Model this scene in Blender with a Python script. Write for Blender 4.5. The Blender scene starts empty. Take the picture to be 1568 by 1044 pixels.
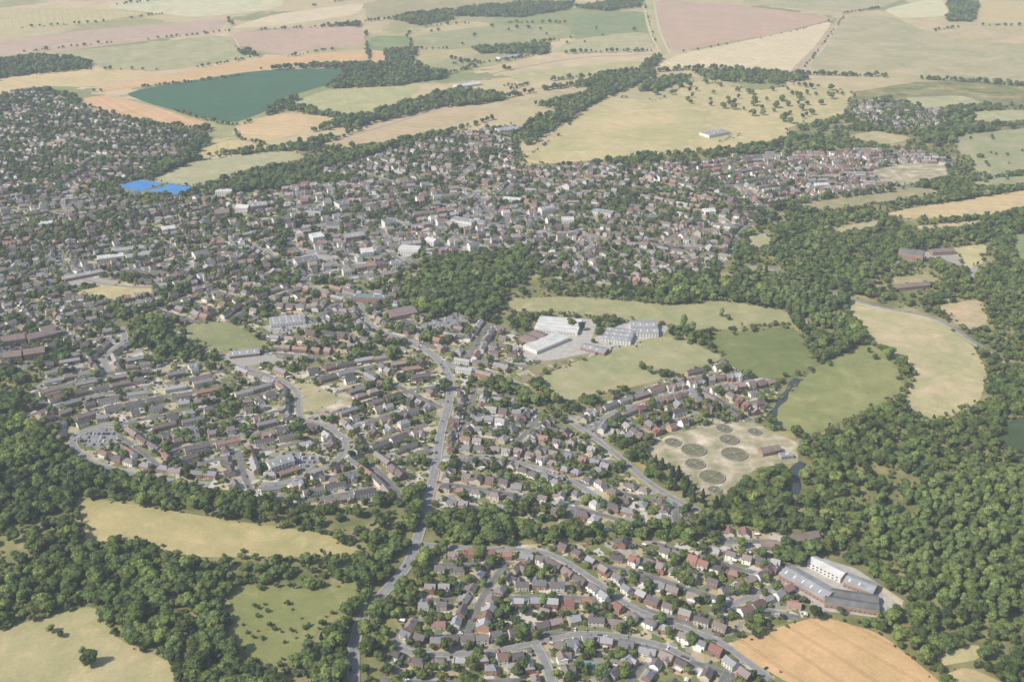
import bpy, math, random
import numpy as np
from mathutils import Vector
random.seed(7); rng=np.random.default_rng(7)
S=bpy.context.scene; COL=S.collection
# ---------------------------------------------------------------- survey: photo point -> ground metres
H=620.0; K=H/500; F=1700.0; P=math.radians(25); CP,SP=math.cos(P),math.sin(P)
def g(x,y):
    dx=(x-784)/F; dy=(y-522)/F
    t=H/(SP+dy*CP)
    return (dx*t,(CP-dy*SP)*t)
def G(l): return [g(*p) for p in l]
# ---------------------------------------------------------------- materials
def newmat(name):
    m=bpy.data.materials.new(name); m.use_nodes=True
    nt=m.node_tree; b=nt.nodes['Principled BSDF']; b.inputs['Roughness'].default_value=0.9
    b.inputs['Specular IOR Level'].default_value=0.15
    return m,nt,b
def N(nt,t,**k):
    n=nt.nodes.new(t)
    for a,v in k.items(): setattr(n,a,v)
    return n
def L(nt,a,b): nt.links.new(a,b)
def ramp(nt,cols,interp='LINEAR',pos=None):
    r=N(nt,'ShaderNodeValToRGB'); cr=r.color_ramp; cr.interpolation=interp
    n=len(cols)
    while len(cr.elements)<n: cr.elements.new(0.5)
    for i,c in enumerate(cols):
        cr.elements[i].position=(pos[i] if pos else (i/(n-1) if interp=='LINEAR' else i/n))
        cr.elements[i].color=(*c,1)
    return r
def noise(nt,scale,detail=4,rough=0.6,dist=0):
    geo=N(nt,'ShaderNodeNewGeometry'); n=N(nt,'ShaderNodeTexNoise')
    n.inputs['Scale'].default_value=scale; n.inputs['Detail'].default_value=detail
    n.inputs['Roughness'].default_value=rough; n.inputs['Distortion'].default_value=dist
    L(nt,geo.outputs['Position'],n.inputs['Vector']); return n
def mix(nt,fac,a,b,mode='MIX'):
    m=N(nt,'ShaderNodeMix',data_type='RGBA',blend_type=mode)
    if isinstance(fac,(int,float)): m.inputs[0].default_value=fac
    else: L(nt,fac,m.inputs[0])
    for s,i in ((a,6),(b,7)):
        if isinstance(s,tuple): m.inputs[i].default_value=(*s,1)
        else: L(nt,s,m.inputs[i])
    return m.outputs[2]
def math_(nt,op,a,b=0.0,c=None):
    m=N(nt,'ShaderNodeMath',operation=op)
    for i,s in enumerate((a,b) if c is None else (a,b,c)):
        if isinstance(s,(int,float)): m.inputs[i].default_value=s
        else: L(nt,s,m.inputs[i])
    return m.outputs[0]
def plain(name,cols,scale=0.3,rough=0.9,spec=0.15,detail=4,metal=0):
    m,nt,b=newmat(name); n=noise(nt,scale,detail)
    r=ramp(nt,cols,pos=[0.3+0.4*i/(len(cols)-1) for i in range(len(cols))])
    L(nt,n.outputs[0],r.inputs[0]); L(nt,r.outputs[0],b.inputs['Base Color'])
    b.inputs['Roughness'].default_value=rough; b.inputs['Specular IOR Level'].default_value=spec
    b.inputs['Metallic'].default_value=metal
    return m
def field_mat(name,c,ang=None,period=18,stripe=0.05,patch=0.25,fine=0.25,tint=None,tram=0.0,wob=4):
    m,nt,b=newmat(name)
    tint=tint or (c[0]*0.64,c[1]*0.77,c[2]*0.62)
    n1=noise(nt,random.uniform(.005,.014),9,0.72,random.uniform(.3,1.6)); r1=ramp(nt,[(0,0,0),(1,1,1)],pos=[0.36,0.66]); L(nt,n1.outputs[0],r1.inputs[0])
    f1=math_(nt,'MULTIPLY',r1.outputs[0],min(1,patch*2.8))
    col=mix(nt,f1,c,tint)
    n6=noise(nt,0.03,6,0.75,0.5); r6=ramp(nt,[(0,0,0),(1,1,1)],pos=[0.52,0.72]); L(nt,n6.outputs[0],r6.inputs[0])
    col=mix(nt,math_(nt,'MULTIPLY',r6.outputs[0],patch*1.4),col,(min(1,c[0]*1.25+.05),min(1,c[1]*1.2+.04),min(1,c[2]*1.2+.03)))
    n2=noise(nt,0.35,6,0.75); f2=math_(nt,'MULTIPLY_ADD',n2.outputs[0],fine*2.2,1-fine*1.1)
    n3=noise(nt,0.05,5,0.7); f3=math_(nt,'MULTIPLY_ADD',n3.outputs[0],fine*1.8,1-fine*0.9)
    val=math_(nt,'MULTIPLY',f2,f3)
    if ang is not None:
        geo=N(nt,'ShaderNodeNewGeometry'); vm=N(nt,'ShaderNodeVectorMath',operation='DOT_PRODUCT')
        L(nt,geo.outputs['Position'],vm.inputs[0]); vm.inputs[1].default_value=(math.cos(ang),math.sin(ang),0)
        n4=noise(nt,0.004,2); off=math_(nt,'MULTIPLY_ADD',n4.outputs[0],wob*12,0.0)
        d=math_(nt,'ADD',vm.outputs['Value'],off)
        cx=N(nt,'ShaderNodeCombineXYZ'); L(nt,math_(nt,'DIVIDE',d,period),cx.inputs[0])
        nb=N(nt,'ShaderNodeTexNoise'); nb.inputs['Scale'].default_value=1.6; nb.inputs['Detail'].default_value=2; L(nt,cx.outputs[0],nb.inputs['Vector'])
        val=math_(nt,'MULTIPLY',val,math_(nt,'MULTIPLY_ADD',nb.outputs[0],stripe*4,1-stripe*2))
        if tram:
            fr=math_(nt,'FRACT',math_(nt,'DIVIDE',d,24.0))
            a1=math_(nt,'COMPARE',fr,0.46,0.018); a2=math_(nt,'COMPARE',fr,0.55,0.018)
            t=math_(nt,'MULTIPLY',math_(nt,'ADD',a1,a2),tram)
            val=math_(nt,'MULTIPLY',val,math_(nt,'SUBTRACT',1.0,t))
    cmb=N(nt,'ShaderNodeVectorMath',operation='SCALE'); L(nt,col,cmb.inputs[0]); L(nt,val,cmb.inputs['Scale'])
    L(nt,cmb.outputs[0],b.inputs['Base Color']); return m
def rnd_mat(name,cols,mult=1.0,nscale=0.6,nvar=0.3,rough=0.85,spec=0.2,bands=0):
    m,nt,b=newmat(name); oi=N(nt,'ShaderNodeObjectInfo')
    q=math_(nt,'FRACT',math_(nt,'MULTIPLY',oi.outputs['Random'],mult))
    r=ramp(nt,cols,'CONSTANT'); L(nt,q,r.inputs[0])
    n=noise(nt,nscale,5,0.7); v=math_(nt,'MULTIPLY_ADD',n.outputs[0],nvar*2,1-nvar)
    q2=math_(nt,'FRACT',math_(nt,'MULTIPLY',oi.outputs['Random'],mult*13.7))
    v=math_(nt,'MULTIPLY',v,math_(nt,'MULTIPLY_ADD',q2,0.5,0.75))
    if bands:
        geo=N(nt,'ShaderNodeNewGeometry'); sx=N(nt,'ShaderNodeSeparateXYZ'); L(nt,geo.outputs['Position'],sx.inputs[0])
        s=math_(nt,'SINE',math_(nt,'MULTIPLY',sx.outputs[2],bands)); v=math_(nt,'MULTIPLY',v,math_(nt,'MULTIPLY_ADD',s,0.08,1))
    cmb=N(nt,'ShaderNodeVectorMath',operation='SCALE'); L(nt,r.outputs[0],cmb.inputs[0]); L(nt,v,cmb.inputs['Scale'])
    L(nt,cmb.outputs[0],b.inputs['Base Color'])
    b.inputs['Roughness'].default_value=rough; b.inputs['Specular IOR Level'].default_value=spec
    return m
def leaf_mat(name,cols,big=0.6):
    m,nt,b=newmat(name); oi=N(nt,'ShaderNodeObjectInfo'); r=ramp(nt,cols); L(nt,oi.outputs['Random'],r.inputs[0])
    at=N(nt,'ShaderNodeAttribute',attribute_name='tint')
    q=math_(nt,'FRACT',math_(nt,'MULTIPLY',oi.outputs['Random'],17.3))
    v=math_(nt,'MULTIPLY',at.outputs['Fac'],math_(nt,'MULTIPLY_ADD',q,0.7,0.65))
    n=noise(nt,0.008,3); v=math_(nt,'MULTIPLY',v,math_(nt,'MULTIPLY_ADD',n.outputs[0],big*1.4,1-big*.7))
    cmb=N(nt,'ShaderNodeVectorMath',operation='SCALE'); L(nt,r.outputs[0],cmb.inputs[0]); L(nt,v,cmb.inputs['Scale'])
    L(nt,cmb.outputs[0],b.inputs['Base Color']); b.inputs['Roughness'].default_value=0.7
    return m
M_asph=plain('asphalt',[(0.20,0.195,0.19),(0.29,0.28,0.27)],0.12)
M_asph2=plain('asphalt_street',[(0.12,0.12,0.12),(0.21,0.205,0.20)],0.08)
M_pave=plain('paving',[(0.28,0.26,0.23),(0.42,0.39,0.34)],0.3)
M_pave2=plain('paving_street',[(0.17,0.165,0.14),(0.30,0.28,0.23)],0.2)
M_mark=plain('road_paint',[(0.7,0.7,0.68),(0.8,0.8,0.78)],1)
M_path=plain('worn_path',[(0.46,0.39,0.24),(0.58,0.50,0.34)],0.2)
M_roof=rnd_mat('roof_tiles',[(0.20,0.165,0.15),(0.14,0.12,0.115),(0.27,0.165,0.13),(0.23,0.195,0.18),(0.32,0.31,0.30),(0.15,0.13,0.125),(0.25,0.195,0.17),(0.21,0.21,0.215),(0.26,0.215,0.195),(0.13,0.115,0.11),(0.27,0.26,0.25)],1.0,0.5,0.35,bands=14)
M_wall=rnd_mat('house_walls',[(0.30,0.17,0.125),(0.46,0.36,0.26),(0.78,0.76,0.71),(0.31,0.18,0.14),(0.54,0.47,0.37),(0.76,0.73,0.67),(0.36,0.22,0.17),(0.64,0.59,0.51)],5.31,0.4,0.15)
M_roofn=rnd_mat('new_roof_tiles',[(0.28,0.145,0.11),(0.26,0.26,0.27),(0.20,0.12,0.10),(0.23,0.19,0.17),(0.33,0.33,0.33),(0.16,0.135,0.13)],1.0,0.5,0.25,bands=14)
M_walln=rnd_mat('new_house_walls',[(0.32,0.15,0.11),(0.79,0.78,0.75),(0.34,0.18,0.13),(0.77,0.75,0.70),(0.38,0.22,0.16),(0.78,0.77,0.73)],5.31,0.4,0.12)
M_chim=plain('chimney_brick',[(0.22,0.11,0.08),(0.30,0.16,0.11)],1)
M_win=plain('window_glass',[(0.03,0.035,0.04),(0.06,0.07,0.08)],0.5,0.15,0.5)
M_frame=plain('window_frame',[(0.65,0.65,0.63),(0.75,0.75,0.73)],0.5)
M_door=rnd_mat('door_paint',[(0.1,0.03,0.02),(0.6,0.6,0.58),(0.03,0.06,0.12),(0.05,0.09,0.05)],3.7)
M_whr=plain('metal_roof_white',[(0.46,0.45,0.41),(0.68,0.66,0.62)],0.1,0.6,detail=7)
M_gyr=plain('metal_roof_grey',[(0.22,0.22,0.22),(0.38,0.375,0.37)],0.12,0.6,detail=7)
M_dkr=plain('flat_roof_dark',[(0.11,0.11,0.11),(0.20,0.19,0.18)],0.12,detail=7)
M_blr=plain('roof_blue_green',[(0.13,0.18,0.20),(0.19,0.25,0.26)],0.2)
M_brn=plain('roof_brown',[(0.18,0.145,0.13),(0.27,0.20,0.17)],0.2,detail=7)
M_wbk=plain('wall_brick',[(0.30,0.18,0.14),(0.40,0.26,0.19)],0.4)
M_wwh=plain('wall_white',[(0.62,0.60,0.55),(0.75,0.73,0.68)],0.3)
M_conc=plain('concrete',[(0.34,0.32,0.28),(0.50,0.47,0.41)],0.15,detail=8)
M_concd=plain('tank_concrete',[(0.24,0.23,0.19),(0.34,0.32,0.27)],0.3,detail=8)
M_blue=plain('blue_court',[(0.06,0.19,0.42),(0.09,0.27,0.54)],0.05)
M_filter=plain('filter_bed',[(0.12,0.12,0.06),(0.22,0.21,0.12)],0.5)
M_sand=plain('bare_ground',[(0.20,0.21,0.10),(0.38,0.33,0.21),(0.66,0.57,0.44)],0.05,detail=9)
M_pool=plain('pool_water',[(0.05,0.32,0.38),(0.08,0.42,0.48)],1,0.1,0.5)
M_trunk=plain('bark',[(0.06,0.045,0.03),(0.10,0.075,0.05)],1)
m,nt,b=newmat('river_water'); b.inputs['Base Color'].default_value=(0.05,0.06,0.055,1); b.inputs['Roughness'].default_value=0.12; b.inputs['Specular IOR Level'].default_value=0.5
bp=N(nt,'ShaderNodeBump'); bp.inputs['Strength'].default_value=0.1; L(nt,noise(nt,0.8,3).outputs[0],bp.inputs['Height']); L(nt,bp.outputs[0],b.inputs['Normal']); M_wat=m
M_leaf=leaf_mat('foliage',[(0.085,0.12,0.028),(0.135,0.17,0.04),(0.10,0.145,0.042),(0.175,0.20,0.055)])
M_leafd=leaf_mat('foliage_dark',[(0.045,0.07,0.025),(0.07,0.10,0.034)])
M_leafp=leaf_mat('foliage_poplar',[(0.12,0.16,0.048),(0.15,0.19,0.06)],.3)
M_leafy=leaf_mat('foliage_garden',[(0.08,0.115,0.028),(0.13,0.165,0.042),(0.19,0.21,0.05),(0.09,0.07,0.04),(0.08,0.125,0.042)])
def voro_ground(name,cols,scale,nmix=0.35,metric='MANHATTAN',rnd=1.0):
    m,nt,b=newmat(name); geo=N(nt,'ShaderNodeNewGeometry')
    n=noise(nt,0.02,3); v=N(nt,'ShaderNodeTexVoronoi',distance=metric); v.inputs['Scale'].default_value=scale
    v.inputs['Randomness'].default_value=rnd
    add=N(nt,'ShaderNodeVectorMath',operation='MULTIPLY_ADD'); L(nt,n.outputs[1],add.inputs[0]); add.inputs[1].default_value=(0.5/scale,)*3
    L(nt,geo.outputs['Position'],add.inputs[2]); L(nt,add.outputs[0],v.inputs['Vector'])
    sx=N(nt,'ShaderNodeSeparateColor'); L(nt,v.outputs['Color'],sx.inputs[0])
    r=ramp(nt,cols,'CONSTANT'); L(nt,sx.outputs[0],r.inputs[0])
    n2=noise(nt,0.25,6,0.75); f=math_(nt,'MULTIPLY_ADD',n2.outputs[0],nmix*2,1-nmix)
    n3=noise(nt,0.02,4); f=math_(nt,'MULTIPLY',f,math_(nt,'MULTIPLY_ADD',n3.outputs[0],0.6,0.7))
    c=N(nt,'ShaderNodeVectorMath',operation='SCALE'); L(nt,r.outputs[0],c.inputs[0]); L(nt,f,c.inputs['Scale'])
    L(nt,c.outputs[0],b.inputs['Base Color']); return m
M_ground=voro_ground('countryside',[(0.48,0.39,0.22),(0.32,0.30,0.14),(0.52,0.41,0.25),(0.40,0.35,0.18),(0.46,0.38,0.21),(0.24,0.26,0.11)],0.0028,0.15)
M_valley=plain('rough_grass',[(0.10,0.12,0.04),(0.22,0.21,0.085),(0.40,0.33,0.17)],0.02,detail=9)
M_garden=voro_ground('gardens',[(0.18,0.185,0.07),(0.40,0.34,0.20),(0.14,0.155,0.055),(0.52,0.48,0.41),(0.21,0.21,0.09),(0.44,0.37,0.23),(0.27,0.26,0.22),(0.16,0.175,0.065),(0.36,0.33,0.27)],0.1,0.3)
M_urban=voro_ground('town_yards',[(0.26,0.25,0.23),(0.48,0.45,0.40),(0.18,0.18,0.09),(0.21,0.20,0.19),(0.38,0.34,0.28),(0.15,0.16,0.07)],0.09,0.3)
# ---------------------------------------------------------------- geometry helpers
def mkobj(name,verts,faces,mats,midx=None,loc=None,rot=0):
    me=bpy.data.meshes.new(name); me.from_pydata(verts,[],faces)
    for m in (mats if isinstance(mats,list) else [mats]): me.materials.append(m)
    if midx: me.polygons.foreach_set('material_index',midx)
    o=bpy.data.objects.new(name,me); COL.objects.link(o)
    if loc: o.location=loc
    o.rotation_euler[2]=rot
    return o
from mathutils.geometry import tessellate_polygon
def smooth_poly(pts,it=2):
    p=[Vector(q) for q in pts]
    for _ in range(it):
        n=[]
        for i in range(len(p)):
            a,b=p[i],p[(i+1)%len(p)]
            n+=[a*0.86+b*0.14,a*0.14+b*0.86]
        p=n
    return [(q.x,q.y) for q in p]
zc=[0.10]
def sheet(name,pts,mat,z=None,sm=True):
    if z is None: zc[0]+=0.004; z=zc[0]
    if sm: pts=smooth_poly(pts)
    v=[(x,y,z) for x,y in pts]
    tris=tessellate_polygon([[Vector(q) for q in v]])
    fs=[]
    for t in tris:
        a,b,c=[Vector(v[i]) for i in t]
        fs.append(tuple(t) if (b-a).cross(c-a).z>0 else tuple(reversed(t)))
    return mkobj(name,v,fs,mat)
RES=2.0; X0,X1,Y0,Y1=-2600,2600,580,5200
NX=int((X1-X0)/RES); NY=int((Y1-Y0)/RES)
mField=np.zeros((NY,NX),bool); mRoad=mField.copy(); mMain=mField.copy(); mBld=mField.copy(); mTown=mField.copy()
def pip(xs,ys,poly):
    ins=np.zeros(xs.shape,bool); n=len(poly)
    for i in range(n):
        x1,y1=poly[i]; x2,y2=poly[(i+1)%n]
        if y1==y2: continue
        c=((y1>ys)!=(y2>ys)) & (xs<(x2-x1)*(ys-y1)/(y2-y1)+x1)
        ins^=c
    return ins
def raster(mask,poly,val=True):
    a=np.array(poly); x0=max(0,int((a[:,0].min()-X0)/RES)); x1=min(NX,int((a[:,0].max()-X0)/RES)+2)
    y0=max(0,int((a[:,1].min()-Y0)/RES)); y1=min(NY,int((a[:,1].max()-Y0)/RES)+2)
    if x1<=x0 or y1<=y0: return
    xs,ys=np.meshgrid(X0+(np.arange(x0,x1)+.5)*RES,Y0+(np.arange(y0,y1)+.5)*RES)
    mask[y0:y1,x0:x1][pip(xs,ys,poly)]=val
def at(mask,x,y):
    i=int((y-Y0)/RES); j=int((x-X0)/RES)
    return bool(mask[i,j]) if 0<=i<NY and 0<=j<NX else False
def atv(mask,x,y):
    i=((y-Y0)/RES).astype(int); j=((x-X0)/RES).astype(int)
    ok=(i>=0)&(i<NY)&(j>=0)&(j<NX); r=np.zeros(x.shape,bool)
    r[ok]=mask[i[ok],j[ok]]; return r
# ---------------------------------------------------------------- terrain
mkobj('ground',[(-25000,-6000,0),(25000,-6000,0),(25000,40000,0),(-25000,40000,0)],[(0,1,2,3)],M_ground)
valley=[(-1900,180),(1900,180),g(2050,215),g(1640,120),g(1400,126),g(1300,142),g(1290,178),g(1206,198),g(1210,218),g(800,252),g(790,195),g(700,205),g(480,232),g(300,245),g(320,200),g(130,165),g(60,135),g(-200,150),(-1900,1900)]
sheet('meadow_ground',valley,M_valley,0.05,False)
c_tan=(0.51,0.41,0.235); c_w=(0.60,0.455,0.235); c_or=(0.59,0.41,0.22); c_pk=(0.50,0.365,0.26); c_dry=(0.37,0.335,0.18); c_dg=(0.065,0.135,0.07); c_lt=(0.66,0.56,0.35)
c_ol=(0.45,0.395,0.225); c_lg=(0.25,0.28,0.13)
FL=[
('ploughed_field',c_pk,[(-60,92),(10,62),(120,48),(225,38),(350,30),(335,48),(200,66),(60,82)],1.2),
('wheat_field',c_tan,[(-60,50),(-60,15),(120,12),(230,20),(150,34),(60,45)],0.4),
('stubble_field',c_lt,[(150,10),(300,-8),(440,-8),(430,12),(300,28),(235,20)],0.9),
('wheat_field',c_lt,[(345,45),(420,22),(560,4),(548,22),(440,38)],0.9),
('grass_field',c_dry,[(560,8),(700,-5),(840,-8),(790,5),(650,18),(560,32)],0.4),
('ploughed_field',c_pk,[(350,52),(440,44),(552,40),(560,70),(490,74),(440,84),(385,78),(360,66)],0.6),
('stubble_field',c_ol,[(30,82),(200,70),(345,52),(368,84),(392,88),(290,104),(240,110),(150,104),(140,92)],0.3),
('wheat_field',c_or,[(145,136),(240,117),(400,89),(585,75),(592,95),(430,102),(380,113),(240,130),(150,142)],1.0),
('wheat_field',c_w,[(-60,160),(-60,130),(40,115),(150,104),(240,113),(145,134),(60,132)],1.0),
('green_crop_field',c_dg,[(185,142),(390,108),(535,104),(510,128),(440,148),(405,172),(355,190),(240,163)],0.9),
('wheat_field',c_or,[(120,152),(165,145),(240,165),(328,192),(300,197),(210,183),(150,170)],0.7),
('grass_field',c_ol,[(440,160),(500,137),(650,130),(620,155),(560,178),(490,168)],0.2),
('wheat_field',c_w,[(358,190),(440,171),(527,185),(450,207),(400,220),(370,212)],1.4),
('wheat_field',c_tan,[(480,226),(560,192),(700,162),(780,168),(650,202),(590,220)],1.1),
('grass_field',c_ol,[(225,277),(300,246),(440,230),(475,240),(380,262),(300,287)],0.3),
('wheat_field',c_w,[(298,232),(355,213),(385,220),(330,240)],0.3),
('green_field',c_lg,[(563,76),(568,55),(625,55),(628,72),(590,79)],0.3),
('grass_field',c_dry,[(632,55),(760,38),(870,38),(876,58),(780,70),(690,76),(635,72)],0.8),
('green_field',c_lg,[(875,25),(987,16),(987,45),(880,60)],0.8),
('grass_field',c_ol,[(840,80),(880,60),(990,48),(1004,76),(900,82)],1.0),
('stubble_field',c_ol,[(985,-8),(1003,-8),(1026,82),(1010,84),(995,45)],1.4),
('ploughed_field',c_pk,[(1003,-2),(1130,8),(1285,28),(1200,49),(1100,68),(1030,81),(1014,50)],0.5),
('wheat_field',c_lt,[(990,110),(1040,83),(1200,51),(1278,31),(1245,75),(1215,112),(1100,102)],0.25),
('ploughed_field',c_pk,[(1208,110),(1248,72),(1282,28),(1292,28),(1260,76),(1228,112)],1.2),
('stubble_field',c_ol,[(1228,114),(1293,25),(1365,25),(1420,50),(1620,62),(1620,135),(1400,118)],1.0),
('wheat_field',c_lt,[(1350,15),(1440,-5),(1455,25),(1380,28)],1.0),
('wheat_field',c_or,[(1500,3),(1640,3),(1640,38),(1492,36)],1.0),
('stubble_field',c_tan,[(1440,55),(1500,42),(1640,44),(1640,72),(1450,62)],1.0),
('grass_field',c_ol,[(1130,5),(1160,-8),(1400,-8),(1350,12),(1285,20)],1.0),
('grass_field',c_ol,[(770,112),(990,92),(980,107),(800,127)],1.2),
('grass_field',c_dry,[(640,100),(735,82),(830,84),(760,100),(690,112)],1.2),
('grass_field',c_tan,[(755,157),(830,139),(915,133),(875,150),(780,166)],1.2),
('dry_pasture',c_tan,[(795,248),(845,215),(900,165),(930,148),(1010,156),(1060,122),(1160,140),(1230,128),(1310,142),(1290,178),(1205,195),(1205,214),(1120,228),(1050,234),(930,244),(840,252)],0.7),
('grass_field',c_dry,[(1455,208),(1640,190),(1640,280),(1480,287),(1500,265),(1470,235)],1.0),
('grass_field',c_dry,[(1215,312),(1400,286),(1450,294),(1350,312),(1250,326)],1.0),
('wheat_field',c_w,[(1345,327),(1640,280),(1640,300),(1520,330),(1400,336)],1.35),
('stubble_field',c_tan,[(1395,347),(1505,337),(1490,347),(1400,352)],1.0),
('grass_field',c_tan,[(1268,350),(1345,337),(1342,350),(1275,358)],1.0),
('lawn',c_tan,[(1440,382),(1512,373),(1508,402),(1480,412),(1470,395)],1.0),
('stubble_field',c_tan,[(1425,468),(1505,458),(1515,500),(1480,507)],1.0),
('dry_pasture',c_ol,[(1290,210),(1340,200),(1400,212),(1360,222)],None),
('dry_pasture',c_ol,[(1380,150),(1470,146),(1510,158),(1420,168)],None),
('dry_pasture',c_ol,[(1480,172),(1568,168),(1600,180),(1500,190)],None),
('dry_pasture',c_ol,[(1140,362),(1180,356),(1180,378),(1150,380)],None),
('dry_pasture',c_dry,[(1360,425),(1430,418),(1440,432),(1370,438)],None),
('dry_pasture',c_tan,[(1290,452),(1340,468),(1430,489),(1490,528),(1512,570),(1502,614),(1440,647),(1376,624),(1395,585),(1370,545),(1322,517),(1300,485)],0.9),
('wet_meadow',(0.29,0.285,0.115),[(1172,632),(1215,590),(1270,550),(1330,524),(1372,556),(1384,600),(1330,627),(1240,668),(1190,655)],None),
('wet_meadow',(0.18,0.205,0.075),[(1085,512),(1215,500),(1240,530),(1255,560),(1200,580),(1145,577),(1100,547)],None),
('river_meadow',(0.37,0.335,0.165),[(770,457),(880,454),(1040,468),(1110,460),(1205,476),(1215,497),(1080,507),(1030,500),(900,482),(780,477)],None),
('recreation_ground',(0.40,0.345,0.19),[(822,578),(905,545),(1010,513),(1060,525),(1112,548),(1040,575),(980,590),(862,617)],0.5),
('school_field',(0.29,0.285,0.13),[(278,500),(345,490),(432,535),(330,542),(300,525)],0.5),
('dry_lawn',c_tan,[(112,447),(180,430),(248,446),(180,460)],None),
('hay_meadow',(0.46,0.385,0.19),[(118,768),(150,763),(340,795),(500,817),(568,850),(430,853),(280,853),(200,825),(130,832)],None),
('scrub_meadow',(0.25,0.25,0.095),[(350,893),(470,903),(557,888),(540,920),(500,945),(470,1000),(420,1025),(355,985)],None),
('dry_pasture',(0.47,0.38,0.20),[(-80,985),(50,950),(145,925),(180,980),(268,1015),(280,1090),(-80,1090)],None),
('wheat_field',(0.60,0.40,0.18),[(1118,982),(1255,942),(1350,970),(1460,1060),(1250,1075),(1190,1035),(1130,1000)],0.75),
('green_field',(0.08,0.11,0.045),[(1527,650),(1620,622),(1620,705),(1530,690)],0.4),
('green_field',c_lg,[(1550,362),(1620,345),(1620,420),(1556,402)],0.4),
('dry_pasture',c_tan,[(1430,1000),(1500,985),(1500,1010),(1440,1020)],None),
('dry_pasture',c_tan,[(1440,1035),(1480,1020),(1570,1060),(1480,1075)],None),
('dry_lawn',c_ol,[(440,592),(470,582),(525,612),(480,632),(455,620)],None),
]
EDGE=[]
for i,(nm,c,pl,an) in enumerate(FL):
    w=G(pl); far=pl[0][1]<240
    c=tuple(v*random.uniform(.94,1.06) for v in c)
    mt=field_mat(nm+'_surface',c,an,period=random.choice([14,22,30,40]),stripe=0.07,patch=0.22 if nm in('wheat_field','ploughed_field','green_crop_field') else 0.4,
        tram=(0.3 if nm in('wheat_field',) and c[0]>0.5 else 0.0),fine=0.2 if far else 0.3)
    sheet(nm,w,mt); sp=smooth_poly(w); raster(mField,sp)
    if not far: EDGE.append(sp)
# ---------------------------------------------------------------- roads
def catmull(pts,step=6):
    p=[Vector(q) for q in pts]; p=[p[0]*2-p[1]]+p+[p[-1]*2-p[-2]]; out=[]
    for i in range(1,len(p)-2):
        a,b,c,d=p[i-1:i+3]; n=max(2,int((c-b).length/step))
        for k in range(n):
            t=k/n; out.append(0.5*((2*b)+(c-a)*t+(2*a-5*b+4*c-d)*t*t+(3*b-a-3*c+d)*t**3))
    out.append(p[-2]); return [(q.x,q.y) for q in out]
def frames(l):
    r=[]
    for i,(x,y) in enumerate(l):
        a=l[max(0,i-1)]; b=l[min(len(l)-1,i+1)]; dx,dy=b[0]-a[0],b[1]-a[1]; n=math.hypot(dx,dy) or 1
        r.append((x,y,dx/n,dy/n))
    return r
def mark_line(mask,l,r):
    for i in range(len(l)-1):
        (x1,y1),(x2,y2)=l[i],l[i+1]; n=max(1,int(math.hypot(x2-x1,y2-y1)/1.5))
        for k in range(n+1):
            x=x1+(x2-x1)*k/n; y=y1+(y2-y1)*k/n
            a=int((y-r-Y0)/RES); b_=int((y+r-Y0)/RES)+1; c=int((x-r-X0)/RES); d=int((x+r-X0)/RES)+1
            if b_>0 and d>0: mask[max(0,a):b_,max(0,c):d]=True
rz=[0.22]
def road(name,l,w,pave=1.8,main=False,mat=None,marks=False,keep=False):
    rz[0]+=0.0003; z=rz[0]+(0.2 if main else 0)
    fr=frames(l); V=[];Fc=[];MI=[]
    if pave: prof=[(-w/2-pave,0.0),(-w/2-pave,z+.12),(-w/2,z+.12),(-w/2,z),(w/2,z),(w/2,z+.12),(w/2+pave,z+.12),(w/2+pave,0.0)]; mi=[1,1,1,0,1,1,1]
    else: prof=[(-w/2-.6,0.08),(-w/2,z),(w/2,z),(w/2+.6,0.08)]; mi=[1,0,1]
    k=len(prof)
    for x,y,dx,dy in fr:
        for o,h in prof: V.append((x+dy*o,y-dx*o,h))
    for i in range(len(fr)-1):
        for j in range(k-1):
            a=i*k+j; Fc.append((a,a+1,a+k+1,a+k)); MI.append(mi[j])
    if marks:
        for i in range(0,len(fr)-1,2):
            x,y,dx,dy=fr[i]
            q=[(0,-.09),(3.5,-.09),(3.5,.09),(0,.09)]; b=len(V)
            for u,o in q: V.append((x+dx*u+dy*o,y+dy*u-dx*o,z+.012))
            Fc.append((b,b+1,b+2,b+3)); MI.append(2)
    mkobj(name,V,Fc,[mat or (M_asph if main else M_asph2),(M_pave if main else M_pave2) if pave else M_path,M_mark],MI)
    mark_line(mRoad,l,w/2+(pave or 0)*.5+.6)
    if keep: mark_line(mMain,l,w/2)
    return l
main_lines=[]
def mroad(pl,w=7,pave=1.8,marks=True,name='main_road',mat=None,keep=False):
    l=catmull(G(pl)); road(name,l,w,pave,True,marks=marks,mat=mat,keep=keep); main_lines.append(l); return l
R_main=mroad([(538,1080),(541,1040),(543,985),(560,940),(590,905),(622,868),(637,832),(652,780),(665,725),(676,660),(688,615),(688,580),(668,548),(630,525),(580,507)],7.5,1.5,keep=True)
mroad([(580,507),(562,490),(548,462),(500,448),(452,425),(430,398),(385,375)],5.5,1.0)
mroad([(185,655),(160,652),(120,665),(112,680),(135,705),(180,720),(250,735),(320,742)],6,1.5,False,'estate_road',keep=True)
mroad([(185,500),(190,522),(160,548),(168,570)],6,1.5,False,'estate_road',keep=True)
mroad([(372,562),(430,583),(455,603),(462,640),(505,655),(530,682),(505,712),(440,738),(400,742)],5.5,1.3,False,'estate_road',keep=True)
mroad([(690,562),(760,573),(820,608),(880,650),(935,688),(985,732),(1040,768),(1090,790)],5.5,1.2,False,'residential_road')
mroad([(1140,408),(1180,412),(1240,435),(1330,466),(1430,488),(1500,530),(1548,556),(1620,570)],7,0,True,'country_road',keep=True)
mroad([(800,842),(850,852),(905,885),(960,925),(1010,948),(1070,970),(1110,988),(1180,1040)],5,1.0,False,'residential_road')
mroad([(632,832),(700,838),(800,842)],5,1.0,False,'residential_road')
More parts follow.
